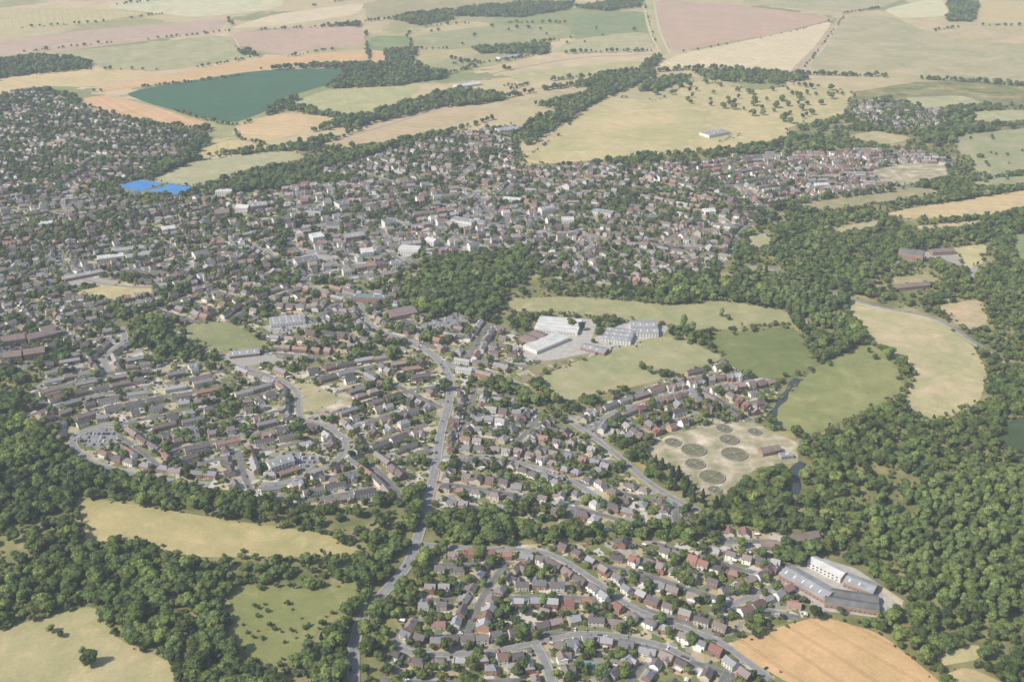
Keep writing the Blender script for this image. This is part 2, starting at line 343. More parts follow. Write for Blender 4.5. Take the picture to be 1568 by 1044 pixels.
mroad([(600,985),(640,1000),(730,1000),(820,985),(900,970),(1000,985),(1060,1010)],5,1.0,False,'residential_road')
mroad([(820,985),(835,1015),(850,1060)],6,1.5,False,'residential_road',keep=True)
mroad([(1110,930),(1180,900),(1205,880)],5,1.0,False,'residential_road')
mroad([(1290,875),(1340,895),(1378,922),(1370,930)],5,0,False,'farm_track',M_path,keep=True)
mroad([(890,358),(905,375),(885,392),(900,410)],5,1.0,False,'residential_road')
mroad([(640,345),(700,338),(760,345),(830,356),(890,358),(960,372),(1100,378)],5.5,1.0,False,'high_street')
mroad([(330,380),(385,375),(440,355),(540,338),(640,345)],6,1.0,False,'high_street')
mroad([(100,420),(160,435),(240,440),(300,425)],5,1.0,False,'residential_road')
mroad([(650,700),(760,702),(860,730),(930,770)],5,1.0,False,'residential_road')
mroad([(930,688),(905,655),(960,625),(1050,600),(1150,585)],5,1.0,False,'residential_road')
mroad([(700,130),(760,112),(830,98),(900,88),(1000,84)],6,0,False,'country_lane',keep=True)
mroad([(490,222),(600,190),(700,158),(760,140)],4,0,False,'country_lane')
mroad([(1205,310),(1300,300),(1440,278),(1568,262)],4,0,False,'country_lane')
mroad([(984,-6),(994,45),(1012,84)],7,0,False,'country_lane',M_path,keep=True)
mroad([(1000,-6),(1010,45),(1026,82)],6,0,False,'farm_track',M_path,keep=True)
mroad([(360,60),(372,80),(390,90)],4,0,False,'farm_track',M_path)
mroad([(1290,24),(1262,72),(1225,113)],4,0,False,'farm_track',M_path,keep=True)
mroad([(-60,90),(150,66),(340,48),(440,40),(560,36)],4,0,False,'farm_track',M_path)
for pl in ([(150,772),(260,792),(340,800),(500,828)],[(870,200),(960,190),(1080,212)],[(1290,470),(1350,500),(1440,560),(1470,600)],[(1190,640),(1260,600),(1330,560)],[(0,1000),(120,960),(150,940)],[(1085,206),(1060,185),(1040,165)],[(860,560),(1000,555)],[(360,900),(440,940),(500,930)],[(780,462),(900,470),(1040,488),(1200,485)],[(800,246),(900,205),(930,170),(1010,160)]):
    road('footpath',catmull(G(pl),8),1.6,0,mat=M_path)
# ---------------------------------------------------------------- hard surfaces
for nm,pl,mt in [('blue_sports_court',[(176,286),(214,275),(250,281),(215,294)],M_blue),('blue_sports_court',[(226,293),(262,281),(302,287),(275,299)],M_blue),
    ('car_park',[(1085,212),(1130,200),(1140,206),(1105,222)],M_pave),('car_park',[(640,500),(700,478),(725,490),(670,508)],M_asph),
    ('industrial_yard',[(800,520),(850,485),(915,490),(905,525),(1000,540),(930,545),(800,555)],M_conc),('industrial_yard',[(905,520),(960,490),(1025,500),(1010,522),(940,535)],M_conc),
    ('sewage_works_yard',[(985,690),(1020,668),(1080,652),(1150,645),(1222,678),(1222,708),(1160,716),(1135,735),(1110,758),(1080,758),(1050,728)],M_sand),
    ('building_site',[(1335,262),(1380,250),(1445,252),(1452,270),(1380,284),(1345,276)],M_sand),
    ('industrial_yard',[(1190,885),(1245,850),(1310,870),(1385,920),(1340,945),(1260,935)],M_conc),
    ('car_park',[(415,705),(450,690),(500,700),(470,722)],M_asph),('car_park',[(115,668),(160,655),(185,665),(150,690)],M_asph),
    ('school_playground',[(95,418),(190,432),(195,436),(110,437)],M_pave),('market_place',[(440,395),(480,388),(520,395),(470,404)],M_pave),
    ('school_playground',[(330,545),(400,540),(440,552),(370,562)],M_pave),('gravel_yard',[(455,610),(530,600),(545,622),(480,635)],M_sand),
    ('car_park',[(400,500),(470,488),(485,500),(420,512)],M_pave),
    ('manor_drive',[(1360,405),(1440,378),(1500,402),(1490,430),(1480,412),(1440,395)],M_pave)]:
    w=G(pl); sheet(nm,w,mt,0.33+0.002*len(nm)+random.random()*0.01 if 'court' in nm else 0.2+0.002*len(nm)+random.random()*0.01,False); raster(mField,w)
def river(pl,w):
    l=catmull(G(pl),5); V=[];Fc=[]
    for i,(x,y,dx,dy) in enumerate(frames(l)):
        ww=w*(0.8+0.35*math.sin(i*0.7))
        V+= [(x-dy*ww/2,y+dx*ww/2,0.42),(x+dy*ww/2,y-dx*ww/2,0.42)]
    mkobj('river',V,[(2*i+1,2*i+3,2*i+2,2*i) for i in range(len(l)-1)],M_wat); mark_line(mField,l,w/2+1)
river([(1222,580),(1208,595),(1200,608),(1190,622),(1177,645)],10)
river([(1230,708),(1216,722),(1222,738),(1213,756)],10)
al=G([(775,575),(845,552),(905,540),(900,547),(835,568),(800,588)]); raster(mField,al)
sheet('allotment_ground',al,plain('allotment_soil',[(0.20,0.18,0.09),(0.34,0.28,0.17)],0.1),0.345,False)
V=[];Fc=[];MI=[]
ua=(Vector(g(905,540))-Vector(g(775,575))).normalized(); na_=Vector((-ua.y,ua.x)); o0=Vector(g(775,575))
for i in range(0,60):
    for j in range(-3,4):
        q=o0+ua*(i*4.6)+na_*(j*9.5)
        pts=[q,q+ua*3.6,q+ua*3.6+na_*8,q+na_*8]
        if all(pip(np.array([p.x]),np.array([p.y]),al)[0] for p in pts):
            b=len(V); V+=[(p.x,p.y,.36) for p in pts]; Fc.append((b,b+1,b+2,b+3)); MI.append(random.randrange(4))
if V: mkobj('allotment_plots',V,Fc,[plain('plot_a',[(0.10,0.14,0.04),(0.16,0.19,0.06)],.4),plain('plot_b',[(0.24,0.18,0.11),(0.32,0.25,0.16)],.4),plain('plot_c',[(0.18,0.2,0.07),(0.26,0.26,0.1)],.4),plain('plot_d',[(0.38,0.34,0.22),(0.48,0.43,0.3)],.4)],MI)
# ---------------------------------------------------------------- building meshes
class MB:
    def __init__(s): s.v=[];s.f=[];s.m=[]
    def poly(s,pts,m): b=len(s.v); s.v+=pts; s.f.append(tuple(range(b,b+len(pts)))); s.m.append(m)
    def box(s,x0,x1,y0,y1,z0,z1,m):
        c=[(x0,y0,z0),(x1,y0,z0),(x1,y1,z0),(x0,y1,z0),(x0,y0,z1),(x1,y0,z1),(x1,y1,z1),(x0,y1,z1)]
        b=len(s.v); s.v+=c
        for q in ((0,3,2,1),(4,5,6,7),(0,1,5,4),(1,2,6,5),(2,3,7,6),(3,0,4,7)): s.f.append(tuple(b+i for i in q)); s.m.append(m)
    def gable(s,x0,x1,y0,y1,e,r,wm,rm,along='x',ov=0.4,z0=0,ohip=0):
        sw=(lambda x,y,z:(x,y,z)) if along=='x' else (lambda x,y,z:(y,x,z))
        if along!='x': x0,x1,y0,y1=y0,y1,x0,x1
        ym=(y0+y1)/2
        def P(l,m):
            pts=[sw(*q) for q in l]
            s.poly(pts if along=='x' else pts[::-1],m)
        P([(x0,y0,z0),(x1,y0,z0),(x1,y0,e),(x0,y0,e)],wm); P([(x1,y1,z0),(x0,y1,z0),(x0,y1,e),(x1,y1,e)],wm)
        if ohip: P([(x1,y0,z0),(x1,y1,z0),(x1,y1,e),(x1,y0,e)],wm); P([(x0,y1,z0),(x0,y0,z0),(x0,y0,e),(x0,y1,e)],wm)
        else: P([(x1,y0,z0),(x1,y1,z0),(x1,y1,e),(x1,ym,r),(x1,y0,e)],wm); P([(x0,y1,z0),(x0,y0,z0),(x0,y0,e),(x0,ym,r),(x0,y1,e)],wm)
        sl=(r-e)/((y1-y0)/2); eo=e-sl*ov; t=0.15
        a,b_=x0-ov,x1+ov; c,d=y0-ov,y1+ov; h=ohip
        P([(a,c,eo+t),(b_,c,eo+t),(b_-h,ym,r+t),(a+h,ym,r+t)],rm); P([(b_,d,eo+t),(a,d,eo+t),(a+h,ym,r+t),(b_-h,ym,r+t)],rm)
        if h: P([(b_,c,eo+t),(b_,d,eo+t),(b_-h,ym,r+t)],rm); P([(a,d,eo+t),(a,c,eo+t),(a+h,ym,r+t)],rm)
        P([(a,c,eo),(a,d,eo),(b_,d,eo),(b_,c,eo)],wm)
        P([(a,c,eo),(b_,c,eo),(b_,c,eo+t),(a,c,eo+t)],4); P([(b_,d,eo),(a,d,eo),(a,d,eo+t),(b_,d,eo+t)],4)
    def win(s,x,z,y,side,w=1.3,h=1.2,m=3):
        y0,y1=(y-0.03,y) if side<0 else (y,y+0.03)
        s.box(x-w/2-.1,x+w/2+.1,y0,y1,z-.1,z+h+.1,4)
        y0,y1=(y-0.06,y-0.03) if side<0 else (y+0.03,y+0.06)
        s.box(x-w/2,x+w/2,y0,y1,z,z+h,m)
    def mesh(s,name,mats):
        me=bpy.data.meshes.new(name); me.from_pydata(s.v,[],s.f)
        for m in mats: me.materials.append(m)
        me.polygons.foreach_set('material_index',s.m); return me
def house_mesh(name,w,d,e,r,units=1,hip=0,ext=None,new=False):
    b=MB(); b.gable(-w/2,w/2,-d/2,d/2,e,r,0,1,ohip=hip)
    uw=w/units
    for k in range(units):
        cx=-w/2+uw*(k+.5)
        for sd in (-1,1):
            y=sd*d/2
            fl=[0.9,3.4] if e>4 else [0.9]
            for z in fl:
                for ox in ((-uw*.26,uw*.26)):
                    if z<1 and ox>0 and sd<0: continue
                    b.win(cx+ox,z,y,sd)
            if sd<0: b.box(cx+uw*.26-.5,cx+uw*.26+.5,y-.06,y,0,2.1,5)
        if k%2==0 or units==1:
            xx=-w/2+uw*(k+ (1 if units>1 else 0.15)); xx=min(xx,w/2-1.2)
            b.box(xx-.5,xx+.5,-.35,.35,r-1.2,r+1.1,2); b.box(xx-.3,xx-.05,-.12,.12,r+1.1,r+1.45,1)
    if ext=='front': b.gable(w*.05,w*.45,-d/2-2.2,0,e,r-1,0,1,along='y')
    if ext=='rear': b.gable(-w*.4,w*.02,0,d/2+4,e-.5,r-1.2,0,1,along='y')
    if ext=='lean': b.box(-w*.35,w*.3,d/2+.01,d/2+3,0,2.6,0); b.box(-w*.36,w*.31,d/2+.02,d/2+3.1,2.6,2.75,4 if w<12 else 1)
    if ext=='garage': b.gable(w/2+.02,w/2+3.2,-d/2,d/2-1.5,2.4,3.9,0,1,along='y')
    if ext=='porch': b.gable(uw*.1-.2,uw*.1+2,-d/2-1.3,-d/2-.02,2.4,3.3,0,1,along='y',ov=.2)
    mats=[M_walln if new else M_wall,M_roofn if new else M_roof,M_chim,M_win,M_frame,M_door]
    return (b.mesh(name,mats),w+(3.2 if ext=='garage' else 0),d+(4 if ext in('rear','lean') else 0))
HT={
'det1':house_mesh('detached_house_a',9.5,8,5,7.8,1,0,'front'),
'det2':house_mesh('detached_house_b',10,7.5,5,7.6,1,2.8,'garage'),
'det3':house_mesh('detached_house_c',9,8,5,8,1,0,'rear'),
'det4':house_mesh('detached_house_d',11,7.5,5,7.8,1,0,'lean'),
'bung':house_mesh('bungalow_a',12,8,2.6,5.2,1,0,'lean'),
'bung2':house_mesh('bungalow_b',11,9,2.6,5.2,1,3,'porch'),
'semi1':house_mesh('semi_a',13,8,5,7.8,2,3,'lean'),
'semi2':house_mesh('semi_b',13,7.5,5,7.8,2,0,'rear'),
'ter1':house_mesh('terrace_a',21,7,5,7.4,4,0,None),
'ter2':house_mesh('terrace_b',26,7,5,7.4,5,0,'lean'),
'town1':house_mesh('town_a',10,11,7.5,11,1,0,'rear'),
'town2':house_mesh('town_b',14,10,7,10.5,2,0,'front'),
'new1':house_mesh('new_a',9,9,5.2,8.6,1,0,'front',True),
'new2':house_mesh('new_b',12,8,5.2,8.2,2,0,None,True),
'new3':house_mesh('new_c',9.5,7.5,5.2,8.2,1,0,'garage',True),
'new4':house_mesh('new_d',20,8,5.2,8.4,4,0,None,True),
}
NMAP={'det':'detached_house','bung':'bungalow','semi':'semi_detached_house','ter':'terraced_house','town':'brick_town_house','new':'brick_house'}
def shed_mesh():
    b=MB(); b.gable(-1.5,1.5,-1.1,1.1,1.9,2.5,0,1,ov=.15); b.box(-.4,.4,-1.14,-1.1,0,1.8,0); return b.mesh('garden_shed',[plain('shed_wood',[(0.16,0.10,0.06),(0.25,0.17,0.1)],1),rnd_mat('shed_roof',[(0.12,0.12,0.12),(0.6,0.6,0.58),(0.2,0.15,0.11)],1.7),M_chim,M_win,M_frame])
SHED=shed_mesh()
hcount=0
def try_house(x,y,ang,key,mask_ok=None,margin=0.6):
    global hcount
    me,w,d=HT[key]; ca,sa=math.cos(ang),math.sin(ang)
    nx=max(3,int(w/2)); ny=4
    for i in range(nx+1):
        for j in range(ny+1):
            u=(i/nx-.5)*(w+margin*2); v=(j/ny-.5)*(d+margin)
            px,py=x+u*ca-v*sa,y+u*sa+v*ca
            if at(mBld,px,py) or at(mRoad,px,py) or at(mField,px,py): return False
            if mask_ok is not None and not at(mask_ok,px,py): return False
    nm=NMAP[key.rstrip('0123456789')]
    o=bpy.data.objects.new(nm,me); o.location=(x,y,0.08); o.rotation_euler[2]=ang+random.gauss(0,0.04); COL.objects.link(o)
    s=random.uniform(.88,1.05); o.scale=(s,random.uniform(.9,1.08),random.uniform(.9,1.12))
    raster(mBld,[(x+u*ca-v*sa,y+u*sa+v*ca) for u,v in ((-w/2,-d/2),(w/2,-d/2),(w/2,d/2),(-w/2,d/2))])
    hcount+=1; return True
def big(name,A,B,depth,h,roof='gable',bays=1,rm=None,wm=None,rise=2.5):
    depth*=1.15; rise*=1.1
    a=Vector(g(*A)); c=Vector(g(*B)); d=c-a; w=d.length; ang=math.atan2(d.y,d.x)
    b=MB(); 
    if roof=='flat':
        b.box(0,w,0,depth,0,h,0); b.box(-.25,w+.25,-.25,depth+.25,h+.002,h+.5,0); b.box(.2,w-.2,.2,depth-.2,h+.503,h+.52,1)
        for k in range(max(2,int(w*depth/140))): 
            x,y=random.uniform(2,w-4),random.uniform(2,max(2.1,depth-4)); b.box(x,x+random.uniform(1,2.5),y,y+1.5,h+.53,h+1.7,4)
    else:
        bw=depth/bays
        for k in range(bays): b.gable(0,w,k*bw+.01,(k+1)*bw-.01,h,h+rise,0,1,ov=.2 if bays>1 else .5)
        for k in range(int(w/9)):
            for q in range(bays):
                x=3.5+k*9; y0=q*bw+bw*.15; y1=q*bw+bw*.35; s=rise/(bw/2)
                z0=h+.19+s*bw*.15; z1=h+.19+s*bw*.35
                if rm in (M_gyr,): b.poly([(x,y0,z0),(x+1.2,y0,z0),(x+1.2,y1,z1),(x,y1,z1)],4)
    fl=[1.0] if h<6 else [1.0,4.0]
    for z in fl:
        for k in range(int(w/4)): b.win(2+k*4,z,0,-1,2.0,1.3)
    me=b.mesh(name,[wm or M_wbk,rm or M_gyr,M_chim,M_win,M_frame,M_door]); o=bpy.data.objects.new(name,me); COL.objects.link(o)
    o.location=(a.x,a.y,0.2); o.rotation_euler[2]=ang
    ca,sa=math.cos(ang),math.sin(ang)
    raster(mBld,[(a.x+u*ca-v*sa,a.y+u*sa+v*ca) for u,v in ((-1,-2),(w+1,-2),(w+1,depth+1),(-1,depth+1))])
    return o
big('warehouse',(818,508),(884,514),38,5,'gable',4,M_whr,M_wwh,.8)
big('warehouse',(822,543),(872,522),22,5,'gable',4,M_whr,M_wwh,1.0)
big('brick_factory',(796,523),(815,530),30,5,'gable',2,M_brn,M_wbk,2)
big('warehouse',(922,524),(965,529),32,6,'gable',3,M_gyr,M_wwh,1.6)
big('warehouse',(966,516),(1008,517),36,6,'gable',2,M_gyr,M_wwh,2.4)
big('workshop',(888,536),(925,545),13,4,'gable',1,M_gyr,M_wbk,2)
big('supermarket',(600,492),(640,484),22,6,'gable',1,M_brn,M_wbk,3)
big('leisure_centre',(538,463),(590,466),12,8,'flat',1,M_blr,M_wbk)
big('petrol_station_canopy',(670,470),(694,468),14,5,'flat',1,M_whr,M_wwh)
big('health_centre',(415,503),(468,497),22,5,'gable',3,M_gyr,M_wwh,2.2)
big('primary_school',(352,550),(398,545),14,4,'gable',1,M_gyr,M_wbk,3)
for a_,b_ in (((4,532),(40,526)),((46,528),(88,518)),((6,556),(34,553)),((38,552),(70,547))):
    big('school_building',a_,b_,13,8,'gable',1,M_brn,M_wbk,4)
big('school_wing',(66,520),(88,515),12,11,'gable',1,M_brn,M_wwh,4)
big('office_building',(150,402),(190,397),14,5,'flat',1,M_whr,M_wwh)
big('office_building',(195,400),(232,394),14,5,'flat',1,M_gyr,M_wwh)
big('office_building',(172,390),(225,384),12,5,'flat',1,M_gyr,M_wwh)
big('primary_school',(100,432),(160,420),12,4,'flat',1,M_gyr,M_wbk)
big('primary_school',(185,418),(250,425),12,4,'flat',1,M_dkr,M_wbk)
big('manor_house',(1374,396),(1412,402),14,10,'gable',2,M_dkr,M_wbk,4)
big('manor_wing',(1428,392),(1462,390),10,6,'gable',1,M_brn,M_wbk,3)
big('coach_house',(1374,446),(1424,441),10,5,'gable',1,M_brn,M_wbk,3)
big('warehouse',(1236,868),(1286,893),11,6,'gable',1,M_whr,M_wwh,2)
big('warehouse',(1192,885),(1262,925),17,5,'gable',1,M_gyr,M_wbk,2.5)
big('warehouse',(1262,930),(1345,943),20,5,'gable',2,M_dkr,M_wbk,2)
big('workshop',(1290,898),(1335,915),14,5,'gable',1,M_gyr,M_wbk,2)
big('barn',(1165,842),(1200,846),9,5,'gable',1,M_brn,M_wbk,3)
big('barn',(1205,838),(1255,828),9,5,'gable',1,M_brn,M_wbk,3)
big('leisure_centre',(1086,212),(1118,206),28,6,'flat',1,M_gyr,M_wwh)
big('factory',(764,206),(802,202),22,7,'gable',2,M_gyr,M_wwh,2)
big('farm_building',(700,136),(738,131),18,5,'gable',2,M_whr,M_wwh,2)
big('farm_building',(766,92),(800,88),20,5,'gable',1,M_gyr,M_wwh,2)
big('care_home',(416,724),(452,712),14,6,'gable',1,M_gyr,M_wwh,3)
big('offices',(330,336),(352,334),18,10,'gable',1,M_brn,M_wbk,4)
big('offices',(385,325),(410,322),16,10,'gable',1,M_gyr,M_wbk,4)
big('shop_block',(610,390),(640,392),18,9,'flat',1,M_whr,M_wwh)
big('shop_block',(455,410),(490,404),18,8,'flat',1,M_dkr,M_wwh)
big('shop_block',(530,372),(560,368),18,8,'flat',1,M_gyr,M_wbk)
big('shop_block',(690,345),(722,350),16,10,'flat',1,M_gyr,M_wwh)
big('shop_block',(905,330),(935,334),16,7,'flat',1,M_gyr,M_wwh)
for q in ((470,330),(500,350),(555,395),(720,385),(830,330),(990,340),(1080,330),(330,300),(60,350),(250,360),(300,400),(1250,290),(480,372),(420,345),(520,320),(590,350),(650,375),(360,325),(770,310),(860,345)):
    big('shop_block',q,(q[0]+random.randint(14,26),q[1]+random.randint(-4,4)),random.uniform(12,20),random.uniform(6,10),random.choice(['flat','gable']),1,random.choice([M_whr,M_gyr,M_dkr]),M_wwh,3)
big('pump_house',(1168,700),(1196,694),9,5,'gable',1,M_brn,M_wbk,2.5)
big('pump_house',(1196,704),(1215,702),7,3.5,'flat',1,M_gyr,M_conc)
cx,cy=g(100,322)
b=MB(); b.gable(4,32,-6,6,8,15,0,1,ov=.3); b.gable(12,22,-13,13,7,13,0,1,along='y',ov=.3); b.box(-4,4,-4,4,0,20,0)
for q in ((-4,-4),(3,-4),(-4,3),(3,3)): b.box(q[0],q[0]+1,q[1],q[1]+1,20,22.5,0)
for k in range(-2,2): b.box(k*1.4+.4,k*1.4+1.1,-4,-3.7,20,20.8,0); b.box(k*1.4+.4,k*1.4+1.1,3.7,4,20,20.8,0)
b.win(0,13,-4,-1,1.5,3)
for k in range(3): b.win(7+k*8.5,2.5,-6,-1,1.2,3.5)
me=b.mesh('stone_church',[M_conc,M_dkr,M_chim,M_win,M_frame,M_door]); o=bpy.data.objects.new('stone_church',me); o.location=(cx,cy,.1); COL.objects.link(o)
raster(mBld,[(cx-6,cy-14),(cx+34,cy-14),(cx+34,cy+14),(cx-6,cy+14)])
def tank(px,py,r):
    x,y=g(px,py); r*=K*.92; b=MB(); n=44
    for i in range(n):
        a,c=2*math.pi*i/n,2*math.pi*(i+1)/n
        def q(rr,t,z): return (rr*math.cos(t),rr*math.sin(t),z)
        b.poly([q(r,a,0),q(r,c,0),q(r,c,1.4),q(r,a,1.4)],0); b.poly([q(r,a,1.4),q(r,c,1.4),q(r-1.0,c,1.4),q(r-1.0,a,1.4)],0)
        b.poly([q(r-1.0,a,1.4),q(r-1.0,c,1.4),q(r-1.0,c,.9),q(r-1.0,a,.9)],0); b.poly([(0,0,.9),q(r-1.0,a,.9),q(r-1.0,c,.9)],1)
    b.box(-1.2,1.2,-1.2,1.2,.9,2.2,0); b.box(-r+1.1,r-1.1,-.3,.3,1.7,1.95,0); b.box(-.3,.3,-r+1.1,r-1.1,1.72,1.93,0)
    o=bpy.data.objects.new('sewage_filter_tank',b.mesh('sewage_filter_tank',[M_concd,M_filter])); o.location=(x,y,.2); o.rotation_euler[2]=random.random()*3; COL.objects.link(o)
for t in [(1030,678,8),(1062,690,12),(1064,711,9.5),(1090,731,12),(1094,751,6.5),(1108,657,8),(1116,674,9.5),(1124,696,12.5),(1155,662,7)]: tank(*t)
# ---------------------------------------------------------------- cars
def car_mesh():
    b=MB()
    prof=[(-2.1,.35),(-2.15,.8),(-1.2,.95),(1.9,.98),(2.1,.8),(2.1,.35)]
    for s in (-.88,.88):
        p=[(x,s,z) for x,z in prof]; b.poly(p if s<0 else p[::-1],0)
    for i in range(len(prof)):
        (x1,z1),(x2,z2)=prof[i],prof[(i+1)%len(prof)]; b.poly([(x1,-.88,z1),(x1,.88,z1),(x2,.88,z2),(x2,-.88,z2)],0)
    B=[(-1.25,-.82,.96),(1.8,-.82,.99),(1.8,.82,.99),(-1.25,.82,.96)]; T=[(-.5,-.66,1.45),(1.3,-.66,1.45),(1.3,.66,1.45),(-.5,.66,1.45)]
    for i in range(4): j=(i+1)%4; b.poly([B[i],B[j],T[j],T[i]],1)
    b.poly([(x,y,z+.02) for x,y,z in T],0)
    for wx in (-1.35,1.3):
        for wy in (-.92,.72):
            for i in range(10):
                a,c=2*math.pi*i/10,2*math.pi*(i+1)/10
                A=(wx+.33*math.cos(a),.33+.33*math.sin(a)); C=(wx+.33*math.cos(c),.33+.33*math.sin(c))
                b.poly([(A[0],wy,A[1]),(C[0],wy,C[1]),(C[0],wy+.2,C[1]),(A[0],wy+.2,A[1])],2)
                b.poly([(wx,wy,.33),(C[0],wy,C[1]),(A[0],wy,A[1])],2); b.poly([(wx,wy+.2,.33),(A[0],wy+.2,A[1]),(C[0],wy+.2,C[1])],2)
    pm=rnd_mat('car_paint',[(0.8,0.8,0.8),(0.4,0.41,0.42),(0.03,0.03,0.035),(0.05,0.09,0.25),(0.3,0.03,0.03),(0.8,0.8,0.78),(0.12,0.12,0.13)],1,1,.02,.3,.5)
    return b.mesh('parked_car',[pm,M_win,M_dkr])
CAR=car_mesh()
def car(x,y,a,nm='parked_car',z=None):
    o=bpy.data.objects.new(nm,CAR); o.location=(x,y,z if z else 0.3); o.rotation_euler[2]=a; COL.objects.link(o)
# ---------------------------------------------------------------- streets + houses per zone
def rows_along(l,off,types,gap,zone,miss=0.06,cars=0.25,rw=5.5):
    fr=frames(l)
    cum=[0]
    for i in range(1,len(l)): cum.append(cum[-1]+math.hypot(l[i][0]-l[i-1][0],l[i][1]-l[i-1][1]))
    tot=cum[-1]
    def samp(s):
        i=min(len(l)-2,max(0,int(np.searchsorted(cum,s))-1)); t=(s-cum[i])/max(.01,cum[i+1]-cum[i])
        return l[i][0]+(l[i+1][0]-l[i][0])*t,l[i][1]+(l[i+1][1]-l[i][1])*t,fr[i][2],fr[i][3]
    for sd in (1,-1):
        s=random.uniform(0,6)
        run=random.choice(types); left=random.randint(1,5)
        while s<tot:
            if left<=0: run=random.choice(types); left=random.randint(1,4)
            k=run; w=HT[k][1]; s2=s+w/2
            if s2>tot: break
            x,y,dx,dy=samp(s2); o=off+random.uniform(-1.5,2.5)
            X,Y=x-dy*o*sd,y+dx*o*sd
            a=math.atan2(dy,dx)+(0 if sd>0 else math.pi)
            if gap>1.6 and random.random()<.15: a+=math.pi/2
            if random.random()>miss and try_house(X,Y,a,k,zone): s+=w+gap+random.uniform(0,2.5); left-=1
            else: s+=2.5
        s=3
        while s<tot:
            if random.random()<cars:
                x,y,dx,dy=samp(s); 
                if random.random()<.5: o=rw/2-1; a=math.atan2(dy,dx)
                else: o=rw/2+3.5; a=math.atan2(dy,dx)+math.pi/2
                X,Y=x-dy*o*sd,y+dx*o*sd
                if not at(mBld,X,Y): car(X,Y,a+random.gauss(0,.05))
            s+=random.uniform(6,12)
def clip_runs(l,zone,minlen=5):
    out=[];cur=[]
    for p in l:
        ok=at(zone,*p) and not at(mField,*p) and not at(mMain,*p) and not at(mBld,*p)
        if ok: cur.append(p)
        else:
            if len(cur)>=minlen: out.append(cur)
            cur=[]
    if len(cur)>=minlen: out.append(cur)
    return out
D=['det1','det2','det3','det4','semi1','semi2']; 
ZN=[
('ZA',[(-140,150),(60,135),(120,160),(210,190),(310,205),(290,235),(215,270),(150,290),(-140,300)],('lin',(0,200),(260,230),22),66,13,5,D+['bung'],.85,M_garden),
('ZB',[(-140,300),(150,290),(180,300),(320,300),(430,290),(430,430),(250,470),(150,500),(120,560),(-140,580)],('lin',(0,400),(250,350),24),57,12.5,3,D+['town1'],.66,M_garden),
('ZC',[(430,290),(560,272),(720,290),(900,350),(880,372),(750,385),(640,398),(600,430),(440,432)],('lin',(430,370),(720,330),14),42,10,.6,['town1','town2','town1','det3','semi2','town2'],.36,M_urban),
('ZD',[(480,265),(560,240),(700,205),(790,190),(800,256),(930,252),(1050,250),(1160,330),(1130,385),(1090,420),(980,440),(840,425),(800,385),(880,372),(900,350),(720,290),(560,272)],('lin',(560,260),(1000,330),22),55,12,2.2,D+['ter1','town1','semi1'],.6,M_garden),
('ZE',[(1050,250),(1130,238),(1350,228),(1440,238),(1475,262),(1400,285),(1200,310),(1160,330)],('lin',(1060,260),(1440,250),16),46,11,1.5,['det1','det3','new1','semi1','ter1','new2'],.34,M_garden),
('ZF',[(250,430),(450,435),(620,440),(640,480),(720,490),(800,510),(830,560),(820,590),(700,590),(640,530),(450,560),(300,545),(240,480)],('lin',(300,460),(640,540),14),46,11,1.6,['semi1','ter1','det3','semi2','det4'],.44,M_garden),
('ZG',[(95,690),(30,630),(70,560),(170,500),(240,545),(350,560),(450,570),(640,530),(680,570),(680,640),(660,720),(640,760),(520,785),(430,765),(300,750),(150,712)],('lin',(150,660),(420,590),20),42,11,1.2,['ter1','ter1','semi2','ter2','semi1','det3','semi2'],.36,M_garden),
('ZH',[(690,590),(780,600),(860,650),(930,690),(980,740),(1085,790),(1060,805),(930,812),(830,795),(670,790),(660,740)],('lin',(680,720),(900,760),14),49,12,2,['det1','det2','bung','semi1','det4','bung2','det3'],.54,M_garden),
('ZI',[(860,640),(1040,575),(1110,552),(1198,588),(1168,645),(1090,650),(980,682),(920,672)],('lin',(880,645),(1120,580),10),42,11,1.2,['det1','semi1','new1','det3','ter1'],.34,M_garden),
('ZJ',[(655,865),(700,838),(850,832),(1000,828),(1110,835),(1200,860),(1260,905),(1262,935),(1120,978),(1200,1044),(1230,1100),(560,1100),(600,980),(625,930),(640,895)],('lin',(700,870),(1100,960),20),46,11.5,1.6,['new1','det1','new3','det2','bung','new2','semi2','det3','det4'],.5,M_garden),
('ZK',[(1080,800),(1170,815),(1260,815),(1260,838),(1160,850),(1100,832)],('lin',(1080,820),(1250,825),3),40,11,2,['bung','ter1'],.4,M_garden),
('ZL',[(1300,160),(1350,150),(1450,168),(1440,200),(1380,206),(1310,190)],('lin',(1310,180),(1430,185),8),70,13,8,['det1','det3','semi1'],.9,M_garden),
]
zones={}
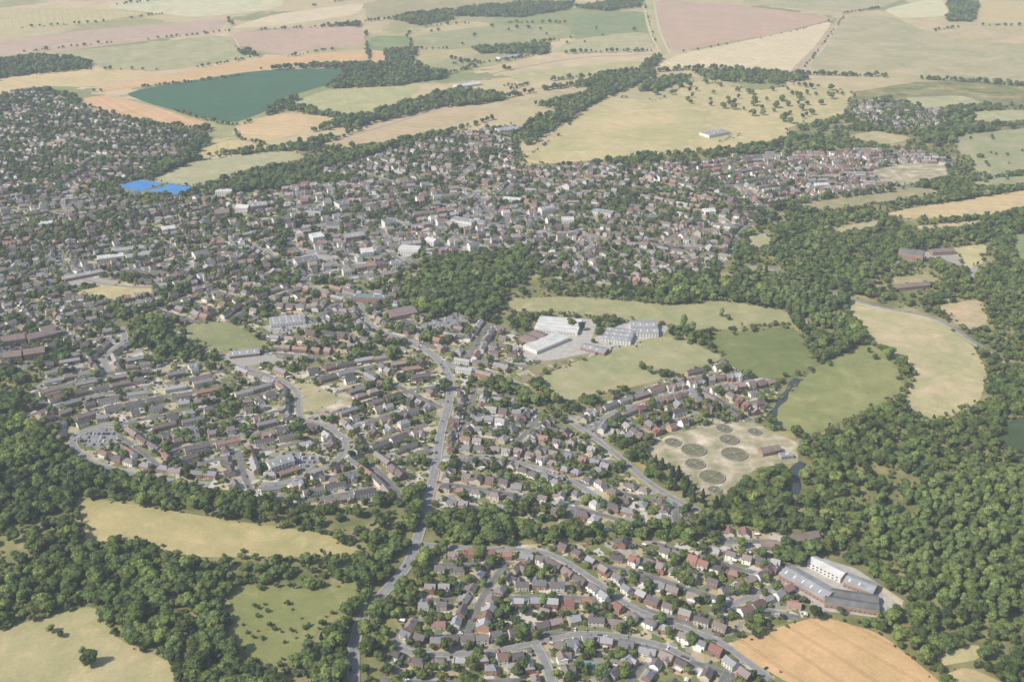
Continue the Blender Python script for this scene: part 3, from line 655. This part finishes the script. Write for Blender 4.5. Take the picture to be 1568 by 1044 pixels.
for zi,(nm,poly,mode,Sp,off,gap,types,tp,gm) in enumerate(ZN):
    w=G(poly); zm=np.zeros_like(mField); raster(zm,w); raster(mTown,w); zones[nm]=(zm,tp)
    sheet('garden_ground',w,gm,0.06+0.003*zi,False)
    A=np.array(w); mnx,mxx,mny,mxy=A[:,0].min(),A[:,0].max(),A[:,1].min(),A[:,1].max()
    for l in main_lines:
        seg=[p for p in l if at(zm,*p)]
        if len(seg)>5: rows_along(seg,off+1.5,types,gap,zm,cars=.12)
    lines=[]
    a=Vector(g(*mode[1])); c=Vector(g(*mode[2])); d=(c-a).normalized(); n=Vector((-d.y,d.x)); amp=mode[3]
    ctr=Vector(((mnx+mxx)/2,(mny+mxy)/2)); R=math.hypot(mxx-mnx,mxy-mny)/2
    ph=random.random()*6
    k=-int(R/Sp)-1
    while k*Sp<R:
        vv=k*Sp+random.uniform(-4,4)
        lines.append([tuple(ctr+d*u+n*(vv+amp*math.sin(u/110+ph+vv/260)+amp*.5*math.sin(u/47+ph*2+k*.3)+amp*.8*math.sin(u/260+vv/150))) for u in np.arange(-R,R,5)])
        k+=1
    cross=[]
    u=-R+random.uniform(40,90)
    while u<R:
        ph2=random.random()*6
        cross.append([tuple(ctr+d*(u+18*math.sin(v/70+ph2))+n*v) for v in np.arange(-R,R,5)]); u+=random.uniform(70,140)
    for l in cross:
        runs=clip_runs(l,zm,8)
        if runs:
            q=random.choice(runs); q=q[:random.randint(18,40)]; road('residential_street',q,4.5,1.0); rows_along(q,off,types,gap,zm,miss=.05,cars=.15)
    allr=[]
    for l in lines:
        for r in clip_runs(l,zm,6):
            i=0
            while i<len(r):
                n_=random.randint(12,34); q=r[i:i+n_]; i+=n_+random.choice([0,3,6])
                if len(q)>6: allr.append(q); road('residential_street',q,4.5,1.0)
    for q in allr: rows_along(q,off,types,gap,zm,miss=.05,cars=.32)
    area=(mxx-mnx)*(mxy-mny)
    for _ in range(int(area/200)):
        x,y=random.uniform(mnx,mxx),random.uniform(mny,mxy)
        if not at(zm,x,y): continue
        a_=math.atan2(d.y,d.x)+random.choice([0,math.pi,math.pi/2])
        if random.random()<(.65 if nm in('ZC','ZE','ZI') else .22): try_house(x,y,a_,random.choice([t for t in types if t[:3]!='ter']),zm,1.5)
        elif not(at(mBld,x,y) or at(mRoad,x,y) or at(mField,x,y)) and y<1400:
            if random.random()<.6:
                o=bpy.data.objects.new('garden_shed',SHED); o.location=(x,y,.08); o.rotation_euler[2]=a_; o.scale=(random.uniform(.9,1.7),random.uniform(.9,1.6),1.1); COL.objects.link(o)
            elif random.random()<.04 and nm in('ZJ','ZH'):
                b=MB(); b.box(-4.6,4.6,-2.7,2.7,0,.1,1); b.box(-4,4,-2.1,2.1,.1,.12,0); o=bpy.data.objects.new('garden_swimming_pool',b.mesh('garden_swimming_pool',[M_pool,M_pave])); o.location=(x,y,.1); o.rotation_euler[2]=a_; COL.objects.link(o)
                raster(mBld,[(x-5,y-5),(x+5,y-5),(x+5,y+5),(x-5,y+5)])
fr=frames(R_main)
for i in range(6,len(fr)-4,11):
    x,y,dx,dy=fr[i]; s=random.choice([-1,1]); car(x+dy*1.9*s,y-dx*1.9*s,math.atan2(dy,dx)+(0 if s<0 else math.pi),'car',.47)
for pl in ([(642,500),(700,480),(722,490),(672,506)],[(1095,216),(1132,203),(1138,206),(1108,219)],[(418,705),(450,692),(496,700),(470,720)],[(402,501),(468,490),(480,499),(422,510)],[(118,668),(158,657),(180,665),(150,687)],[(1200,900),(1250,925),(1290,940),(1240,930)],[(900,515),(960,520),(990,535),(930,530)]):
    w=G(pl); A=np.array(w); 
    for yy in np.arange(A[:,1].min(),A[:,1].max(),8):
        for xx in np.arange(A[:,0].min(),A[:,0].max(),2.8):
            if random.random()<.45 and pip(np.array([xx]),np.array([yy]),w)[0] and not at(mBld,xx,yy): car(xx,yy,math.pi/2+random.gauss(0,.04),z=.28)
# ---------------------------------------------------------------- trees
def ico(sub):
    import bmesh
    bm=bmesh.new(); bmesh.ops.create_icosphere(bm,subdivisions=sub,radius=1); bm.verts.ensure_lookup_table()
    v=np.array([x.co[:] for x in bm.verts]); f=[tuple(q.index for q in fc.verts) for fc in bm.faces]; bm.free(); return v,f
ICO=ico(2)
def tree_obj(name,seed,R,Ht,lobes,nleaf,leaf,shape='round',mat=None):
    r=np.random.default_rng(seed); V=[];Fc=[];MI=[];T=[]
    def addv(arr,t): 
        b=len(V); V.extend(map(tuple,arr)); T.extend([t]*len(arr)); return b
    def limb(p,q,r0,r1):
        p,q=np.array(p,float),np.array(q,float); d=q-p; d/=np.linalg.norm(d); a=np.cross(d,[.3,.9,.1]); a/=np.linalg.norm(a); c=np.cross(d,a)
        ring=lambda o,rr:[o+rr*(a*math.cos(t)+c*math.sin(t)) for t in np.arange(6)*math.pi/3]
        b=addv(ring(p,r0)+ring(q,r1),.6)
        for i in range(6): j=(i+1)%6; Fc.append((b+i,b+j,b+6+j,b+6+i)); MI.append(1)
    limb((0,0,-.3),(0,0,Ht*.45),.05*R,.03*R)
    for k in range(4):
        t=k*1.6+r.random(); limb((0,0,Ht*.25),(R*.5*math.cos(t),R*.5*math.sin(t),Ht*.6),.03*R,.012*R)
    cs=[]
    zb=Ht*.18; zt=Ht
    for k in range(lobes):
        for _ in range(20):
            d=r.normal(size=3); d/=np.linalg.norm(d); rad=r.uniform(.35,.68)
            if shape=='round': c=np.array([d[0]*R*rad,d[1]*R*rad,(zb+zt)/2+d[2]*(zt-zb)/2*rad]); lr=R*r.uniform(.30,.52)
            elif shape=='tall': h=r.random(); c=np.array([d[0]*R*.4*(1-h*.5),d[1]*R*.4*(1-h*.5),zb*.6+h*(zt-zb*.6)*.9]); lr=R*(.66-.2*h)
            else: h=k/lobes; c=np.array([d[0]*R*.15*(1-h),d[1]*R*.15*(1-h),zb*.5+h*(zt-zb*.5)*.92]); lr=R*(1.0-h*.85)*.9
            if c[2]-lr>Ht*.02: break
        cs.append((c,lr))
    iv,ifc=ICO
    for c,lr in cs:
        t=r.uniform(.72,1.28)
        nz=1+.16*np.sin(iv@r.normal(size=(3,))*3+r.random()*6)[:,None]
        sq=.85 if shape!='cone' else .9
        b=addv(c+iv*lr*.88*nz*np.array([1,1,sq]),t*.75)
        for f in ifc: Fc.append(tuple(b+i for i in f)); MI.append(0)
        n=int(nleaf/lobes)
        for _ in range(n):
            d=r.normal(size=3); d/=np.linalg.norm(d)
            if d[2]<-.5: d[2]*=-1
            p=c+d*lr*r.uniform(.84,1.12)*np.array([1,1,sq])
            nn=d+r.normal(size=3)*.36; nn/=np.linalg.norm(nn)
            a=np.cross(nn,r.normal(size=3)); a/=np.linalg.norm(a); e=np.cross(nn,a); s=leaf*r.uniform(.5,1.1)
            k=t*r.uniform(.7,1.4)
            b=addv([p-a*s*.5-e*s*.3,p+a*s*.5-e*s*.4,p+a*s*.3+e*s*.5,p-a*s*.4+e*s*.4],k); Fc.append((b,b+1,b+2,b+3)); MI.append(0)
    me=bpy.data.meshes.new(name); me.from_pydata(V,[],Fc); me.materials.append(mat or M_leaf); me.materials.append(M_trunk)
    me.polygons.foreach_set('material_index',MI)
    at_=me.attributes.new('tint','FLOAT','POINT'); at_.data.foreach_set('value',T)
    return bpy.data.objects.new(name,me)
def coll(name,objs):
    c=bpy.data.collections.new(name)
    for o in objs: c.objects.link(o)
    return c
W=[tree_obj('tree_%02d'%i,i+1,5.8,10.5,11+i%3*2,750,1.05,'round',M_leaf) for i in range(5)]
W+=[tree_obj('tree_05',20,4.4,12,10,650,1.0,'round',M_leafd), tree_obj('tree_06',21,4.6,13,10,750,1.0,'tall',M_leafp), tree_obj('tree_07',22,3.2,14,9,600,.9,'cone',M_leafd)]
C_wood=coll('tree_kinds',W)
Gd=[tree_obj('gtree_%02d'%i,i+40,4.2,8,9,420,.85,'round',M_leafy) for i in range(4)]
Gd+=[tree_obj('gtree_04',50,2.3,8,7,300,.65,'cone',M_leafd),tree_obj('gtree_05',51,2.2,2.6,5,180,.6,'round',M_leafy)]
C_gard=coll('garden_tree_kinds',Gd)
def gn(collec):
    ng=bpy.data.node_groups.new('scatter','GeometryNodeTree')
    ng.interface.new_socket('Geometry',in_out='INPUT',socket_type='NodeSocketGeometry'); ng.interface.new_socket('Geometry',in_out='OUTPUT',socket_type='NodeSocketGeometry')
    i=ng.nodes.new('NodeGroupInput'); o=ng.nodes.new('NodeGroupOutput'); ip=ng.nodes.new('GeometryNodeInstanceOnPoints'); ci=ng.nodes.new('GeometryNodeCollectionInfo')
    ci.inputs['Collection'].default_value=collec; ci.inputs['Separate Children'].default_value=True; ci.inputs['Reset Children'].default_value=True
    def na(n,t):
        q=ng.nodes.new('GeometryNodeInputNamedAttribute'); q.data_type=t; q.inputs['Name'].default_value=n
        return [s for s in q.outputs if s.enabled and s.name=='Attribute'][0]
    l=ng.links.new; l(i.outputs[0],ip.inputs['Points']); l(ci.outputs[0],ip.inputs['Instance']); ip.inputs['Pick Instance'].default_value=True
    l(na('idx','INT'),ip.inputs['Instance Index']); l(na('rot','FLOAT_VECTOR'),ip.inputs['Rotation']); l(na('scl','FLOAT_VECTOR'),ip.inputs['Scale'])
    l(ip.outputs[0],o.inputs[0]); return ng
GW,GG=gn(C_wood),gn(C_gard)
def scatter(name,pts,idx,sclx,sclz,grp):
    n=len(pts)
    if not n: return
    me=bpy.data.meshes.new(name); me.vertices.add(n)
    co=np.zeros((n,3)); co[:,:2]=pts; me.vertices.foreach_set('co',co.ravel())
    a=me.attributes.new('idx','INT','POINT'); a.data.foreach_set('value',np.asarray(idx,dtype=np.int32))
    rt=np.zeros((n,3)); rt[:,2]=rng.uniform(0,6.28,n); rt[:,:2]=rng.normal(0,.05,(n,2))
    a=me.attributes.new('rot','FLOAT_VECTOR','POINT'); a.data.foreach_set('vector',rt.ravel())
    s=np.stack([sclx,sclx*rng.uniform(.88,1.12,n),sclz],1); a=me.attributes.new('scl','FLOAT_VECTOR','POINT'); a.data.foreach_set('vector',s.ravel())
    o=bpy.data.objects.new(name,me); COL.objects.link(o); md=o.modifiers.new('scatter','NODES'); md.node_group=grp; return o
def jit(x0,x1,y0,y1,s):
    xs,ys=np.meshgrid(np.arange(x0,x1,s),np.arange(y0,y1,s)); xs=xs+rng.uniform(-.48,.48,xs.shape)*s; ys=ys+rng.uniform(-.48,.48,ys.shape)*s
    return xs.ravel(),ys.ravel()
def pix(x,y):
    z=y*CP+H*SP; return 784+F*x/z,522+F*(H*CP-y*SP)/z
def clear(x,y,h,kf=.6,kr=.35):
    ok=~(atv(mField,x,y)|atv(mRoad,x,y)|atv(mBld,x,y))
    ok&=~atv(mField,x,y+h*kf*y/H); ok&=~atv(mMain,x,y+h*kr*y/H)&~atv(mMain,x,y+h*.5*kr*y/H)
    return ok
def lown(x,y,s,seed):
    r=np.random.default_rng(seed); v=np.zeros_like(x)
    for k in range(5):
        a=r.uniform(0,6.28); f=s*r.uniform(.6,1.8); v+=np.sin((x*math.cos(a)+y*math.sin(a))*f+r.uniform(0,6))
    return v/3
x,y=jit(-1400,1400,580,2700,8.8)
px,py=pix(x,y)
inval=pip(x,y,valley)&(px>-220)&(px<1790)&(py<1125)
sz=K*rng.uniform(.5,1.25,x.size)*np.clip(1.0+.3*lown(x,y,.018,3),.65,1.4)
ok=inval&clear(x,y,10*sz,.5)&~atv(mTown,x,y)
near=py>600
patch=lown(x,y,.022,9)+.5*lown(x,y,.07,10)
keep=rng.random(x.size)<np.where(patch>np.where(near,.75,.4),.22,.92)
ur=(px>1180)&(py<330); keep&=~ur|(rng.random(x.size)<np.where(lown(x,y,.02,11)>.05,.3,.9))
ok&=keep
pop=pip(px,py,[(1330,760),(1568,725),(1700,740),(1700,960),(1450,960),(1340,850)])|pip(px,py,[(1130,420),(1180,420),(1290,470),(1290,520),(1230,500),(1140,450)])
idx=rng.choice([0,1,2,3,4,5],x.size,p=[.2,.2,.2,.15,.15,.1])
con=pip(px,py,[(985,690),(1060,740),(1110,775),(1095,795),(1040,770)])|((rng.random(x.size)<.01))
idx=np.where(pop&(rng.random(x.size)<.6),6,idx); idx=np.where(con,7,idx)
s=np.where(pop,K*rng.uniform(.8,1.15,x.size),sz)[ok]; scatter('woodland',np.stack([x,y],1)[ok],idx[ok],s,s*rng.uniform(.8,1.1,s.size)*np.where(pop[ok],1.08,.95),GW)
x,y=jit(-1300,1300,580,2300,7.0); px,py=pix(x,y)
o=pip(x,y,valley)&(px>-150)&(px<1720)&(py<1110)&~atv(mTown,x,y)&clear(x,y,3*np.ones_like(x),.4,.3)&(rng.random(x.size)<.34)
n=o.sum(); scatter('understorey_shrubs',np.stack([x,y],1)[o],rng.choice([5,5,0,1],n),rng.uniform(.5,1.3,n),rng.uniform(.5,1.1,n),GG)
# ragged shrub growth along meadow edges
ex=[];
for sp in EDGE:
    for i in range(len(sp)):
        a=Vector(sp[i]); c=Vector(sp[(i+1)%len(sp)]); Ln=(c-a).length
        for _ in range(int(Ln/7)):
            if random.random()<.75:
                q=a.lerp(c,random.random()); ex.append((q.x+random.gauss(0,2.6),q.y+random.gauss(0,2.6)))
ex=np.array(ex); o=~(atv(mRoad,ex[:,0],ex[:,1])|atv(mBld,ex[:,0],ex[:,1])|atv(mMain,ex[:,0],ex[:,1])); ex=ex[o]; n=len(ex)
scatter('field_edge_scrub',ex,rng.choice([5,5,5,0,1,2],n),rng.uniform(.35,1.15,n),rng.uniform(.3,1.0,n),GG)
for nm,(zm,tp) in zones.items():
    x,y=jit(-1700,1700,580,2900,6.2)
    o=atv(zm,x,y)
    x,y=x[o],y[o]
    big_=rng.random(x.size)<np.where(tp>.55,.48,.36)
    dens=np.clip(tp*(1+.8*lown(x,y,.025,5)),.05,.97)
    o=(rng.random(x.size)<dens)&clear(x,y,np.where(big_,9,5),.4,.3)
    bo=o&big_; so=o&~big_
    n=bo.sum(); sb=rng.uniform(.5,1.2,n); scatter('garden_trees',np.stack([x,y],1)[bo],rng.choice([0,1,2,3,4,5,7],n,p=[.18,.18,.18,.16,.14,.13,.03]),sb,sb*rng.uniform(.85,1.1,n),GW)
    n=so.sum(); scatter('garden_shrubs',np.stack([x,y],1)[so],rng.choice(6,n,p=[.2,.2,.18,.14,.05,.23]),rng.uniform(.4,1.1,n),rng.uniform(.45,1.0,n),GG)
x,y=jit(-1000,1000,580,1600,4.0); o=atv(mTown,x,y)&clear(x,y,2*np.ones_like(x),.2,.2)&(rng.random(x.size)<.2)
n=o.sum(); scatter('garden_hedges',np.stack([x,y],1)[o],np.full(n,5),rng.uniform(.4,.9,n),rng.uniform(.5,1,n),GG)
WD=[[(395,106),(470,95),(560,98),(592,101),(560,108),(430,110)],[(460,132),(520,110),(600,97),(680,106),(685,120),(600,133),(520,137)],
[(520,188),(620,160),(700,137),(760,145),(770,155),(700,165),(600,188),(530,200)],[(760,152),(900,125),(985,95),(1012,88),(1000,120),(930,150),(880,180),(810,225),(785,205),(850,168)],
[(1060,112),(1160,110),(1240,122),(1180,131),(1090,124)],
[(-60,100),(80,84),(148,92),(130,108),(60,114),(-60,130)],[(440,47),(555,36),(550,42),(460,50)],[(362,80),(388,76),(392,87),(366,88)],[(1368,62),(1420,70),(1460,82),(1400,84),(1372,76)],
[(650,22),(760,5),(880,5),(870,15),(800,27),(700,26)],[(590,80),(640,76),(632,95),(600,98)],[(1095,34),(1135,33),(1130,40),(1100,40)],[(880,12),(950,2),(990,0),(980,12),(930,18)],
[(1440,10),(1460,2),(1500,6),(1490,34),(1450,34)],[(1040,236),(1200,216),(1340,230),(1130,238),(1050,246)],[(410,168),(450,150),(520,178),(560,188),(500,200),(450,205),(400,190)],[(800,254),(900,240),(1050,234),(1060,246),(930,254)],
[(600,30),(640,20),(700,30),(640,40)],[(720,75),(840,70),(840,82),(760,96),(740,86)],[(-60,140),(50,132),(120,152),(130,190),(320,196),(320,225),(200,200),(-60,190)],[(300,240),(440,226),(560,200),(600,222),(700,203),(700,210),(560,240),(470,236)],
[(1000,122),(1060,118),(1010,140),(975,142)],[(1180,0),(1300,-6),(1290,10),(1240,14)]]
PX=[];PS=[]
x,y=jit(-2500,2500,1800,5000,10)
m=np.zeros(x.size,bool)
px,py=pix(x,y)
for w in WD: m|=pip(px,py,w)
m&=~pip(x,y,valley)
sz=K*rng.uniform(.7,1.3,x.size)
o=m&clear(x,y,10*sz,.3,.2)&(rng.random(x.size)<np.where(lown(x,y,.02,14)>.5,.5,.9)); PX.append(np.stack([x,y],1)[o]); PS.append(sz[o])
HD=[([(145,141),(240,132),(380,115),(400,106)],7,.7),([(200,190),(325,198)],7,.9),([(120,158),(210,187)],7,.8),([(-60,92),(150,68),(340,49),(350,30)],13,.9),([(-60,50),(150,35),(250,22)],16,.9),
([(140,108),(290,105),(395,88)],16,.9),([(632,77),(760,72),(880,60)],8,.9),([(560,50),(565,92)],10,.9),([(627,50),(631,78)],10,.9),([(590,100),(750,96),(835,84),(1000,79)],9,1),([(770,133),(900,118),(985,108)],7,1),
([(690,90),(780,108)],9,1),([(1030,84),(1200,52),(1280,30)],30,.6),([(990,112),(1100,106),(1215,114),(1400,121),(1640,137)],5,1.1),([(985,0),(998,50),(1010,84)],30,.6),([(1290,22),(1350,13)],10,.9),([(1226,114),(1292,25)],22,.6),
([(-60,134),(50,116),(140,106)],10,1),([(600,218),(700,200),(785,172)],7,1),([(225,275),(300,243),(470,228)],8,1),([(920,246),(1100,232),(1205,216)],7,1.1),([(560,34),(700,20)],9,1),([(640,40),(760,36),(870,36)],14,1),
([(350,50),(550,39)],16,.9),([(590,76),(592,98)],8,.9),([(1430,48),(1500,40),(1640,42)],12,.9),([(240,163),(355,192),(410,172)],7,.8),([(355,192),(372,214),(405,222)],9,.8),([(480,228),(560,196)],9,.9),
([(1215,312),(1440,284),(1640,258)],5,1),([(1215,327),(1345,322),(1568,286)],5,1),([(1395,345),(1510,333)],8,.9),([(640,128),(735,100)],10,1),([(480,10),(560,-4)],12,1),([(880,16),(985,12)],10,1),([(150,12),(300,-6)],15,1),
([(1322,520),(1370,548),(1396,580),(1378,618)],5.5,.6),([(1085,508),(1215,497)],7,.55),([(1215,500),(1250,555)],7,.6),([(560,76),(500,78),(440,88)],14,.8),([(810,128),(780,140)],9,1)]
for l,st,s0 in HD:
    q=catmull(G(l),2.0); acc=0; nx_=0
    pl=[]; st*=K; gp=random.uniform(0,6)
    for i in range(1,len(q)):
        acc+=math.hypot(q[i][0]-q[i-1][0],q[i][1]-q[i-1][1])
        if acc>nx_:
            nx_=acc+st*random.uniform(.4,1.7)
            if math.sin(acc/60+gp)<.75: pl.append((q[i][0]+random.gauss(0,2),q[i][1]+random.gauss(0,3)))
    if pl: PX.append(np.array(pl)); PS.append(np.array([K*s0*random.uniform(.45,1.15) for _ in pl]))
PX=np.concatenate(PX); PS=np.concatenate(PS); n=len(PX)
scatter('distant_woods_and_hedgerows',PX,rng.choice([0,1,2,3,4,5],n,p=[.2,.2,.15,.15,.15,.15]),PS,PS*rng.uniform(.8,1.1,n),GW)
def single(px,py,k=0,s=1.0,name='oak_tree'):
    s*=K; x,y=g(px,py); o=bpy.data.objects.new(name,W[k].data); o.location=(x,y,0); o.scale=(s,s,s); o.rotation_euler[2]=random.random()*6; COL.objects.link(o)
for q in [(80,968,1,.6),(92,975,2,.5),(138,1018,0,1.1),(128,1000,3,.5),(983,565,0,.8),(997,572,1,.8),(1012,578,2,.9),(1020,575,3,.7),(1050,515,6,1.0),(1060,512,6,1.1),(1047,500,6,1.1),(250,448,0,.9),(396,520,1,.8),(424,535,2,.9),(405,538,3,.7),
          (1115,490,0,.6),(1105,485,6,.8),(1180,650,2,1),(1330,540,5,.6),(1340,550,4,.6),(875,500,0,1.),(890,506,5,1.),(915,500,2,1.2),(940,496,1,1.1),(1270,560,0,.5)]: single(*q)
park=[(980,130),(1060,124),(1160,142),(1230,130),(1300,144),(1290,175),(1200,192),(1120,170),(1050,160),(1000,150)]
k=0
while k<75:
    a,b_=random.uniform(980,1300),random.uniform(124,195)
    if pip(np.array([a]),np.array([b_]),park)[0]: single(a,b_,random.randrange(6),random.uniform(.7,1.4)); k+=1
for _ in range(26): single(random.uniform(370,480),random.uniform(915,985),random.randrange(4),random.uniform(.15,.4),'hawthorn_bush')
for _ in range(22): single(random.uniform(1480,1568),random.uniform(205,280),random.randrange(4),random.uniform(.3,.8),'hawthorn_bush')
for _ in range(22): single(random.uniform(620,980),random.uniform(40,72),random.randrange(4),random.uniform(.6,1.1))
# ---------------------------------------------------------------- haze, light, camera
bpy.ops.mesh.primitive_cube_add(size=1,location=(0,5000,400)); hz=bpy.context.object; hz.name='haze'; hz.scale=(16000,14000,840)
m=bpy.data.materials.new('haze_air'); m.use_nodes=True; nt=m.node_tree; nt.nodes.clear(); o=N(nt,'ShaderNodeOutputMaterial'); vs=N(nt,'ShaderNodeVolumeScatter')
vs.inputs['Color'].default_value=(0.80,0.91,1,1); vs.inputs['Density'].default_value=0.00009; vs.inputs['Anisotropy'].default_value=0.0; L(nt,vs.outputs[0],o.inputs['Volume']); hz.data.materials.append(m)
el=math.radians(44); d=Vector((-.85,-.42,0)).normalized(); d=Vector((d.x*math.cos(el),d.y*math.cos(el),math.sin(el)))
sl=bpy.data.lights.new('sun','SUN'); sl.energy=5.0; sl.angle=math.radians(.5); sl.color=(1,.95,.87); so=bpy.data.objects.new('sun',sl); so.rotation_euler=d.to_track_quat('Z','Y').to_euler(); so.location=(0,0,900); COL.objects.link(so)
w=bpy.data.worlds.new('World'); S.world=w; w.use_nodes=True; nt=w.node_tree; sk=N(nt,'ShaderNodeTexSky',sky_type='NISHITA'); sk.sun_disc=False; sk.sun_elevation=el; sk.sun_rotation=math.atan2(d.x,d.y)
L(nt,sk.outputs[0],nt.nodes['Background'].inputs[0]); nt.nodes['Background'].inputs[1].default_value=.15
cd=bpy.data.cameras.new('camera'); cd.sensor_width=36; cd.lens=F*36/1568; cd.clip_end=60000; cd.clip_start=1; co=bpy.data.objects.new('camera',cd); co.location=(0,0,H); co.rotation_euler=(math.pi/2-P,0,0); COL.objects.link(co); S.camera=co
S.view_settings.view_transform='Standard'; S.view_settings.look='None'; S.view_settings.exposure=0
print('houses',hcount,'objects',len(bpy.data.objects))
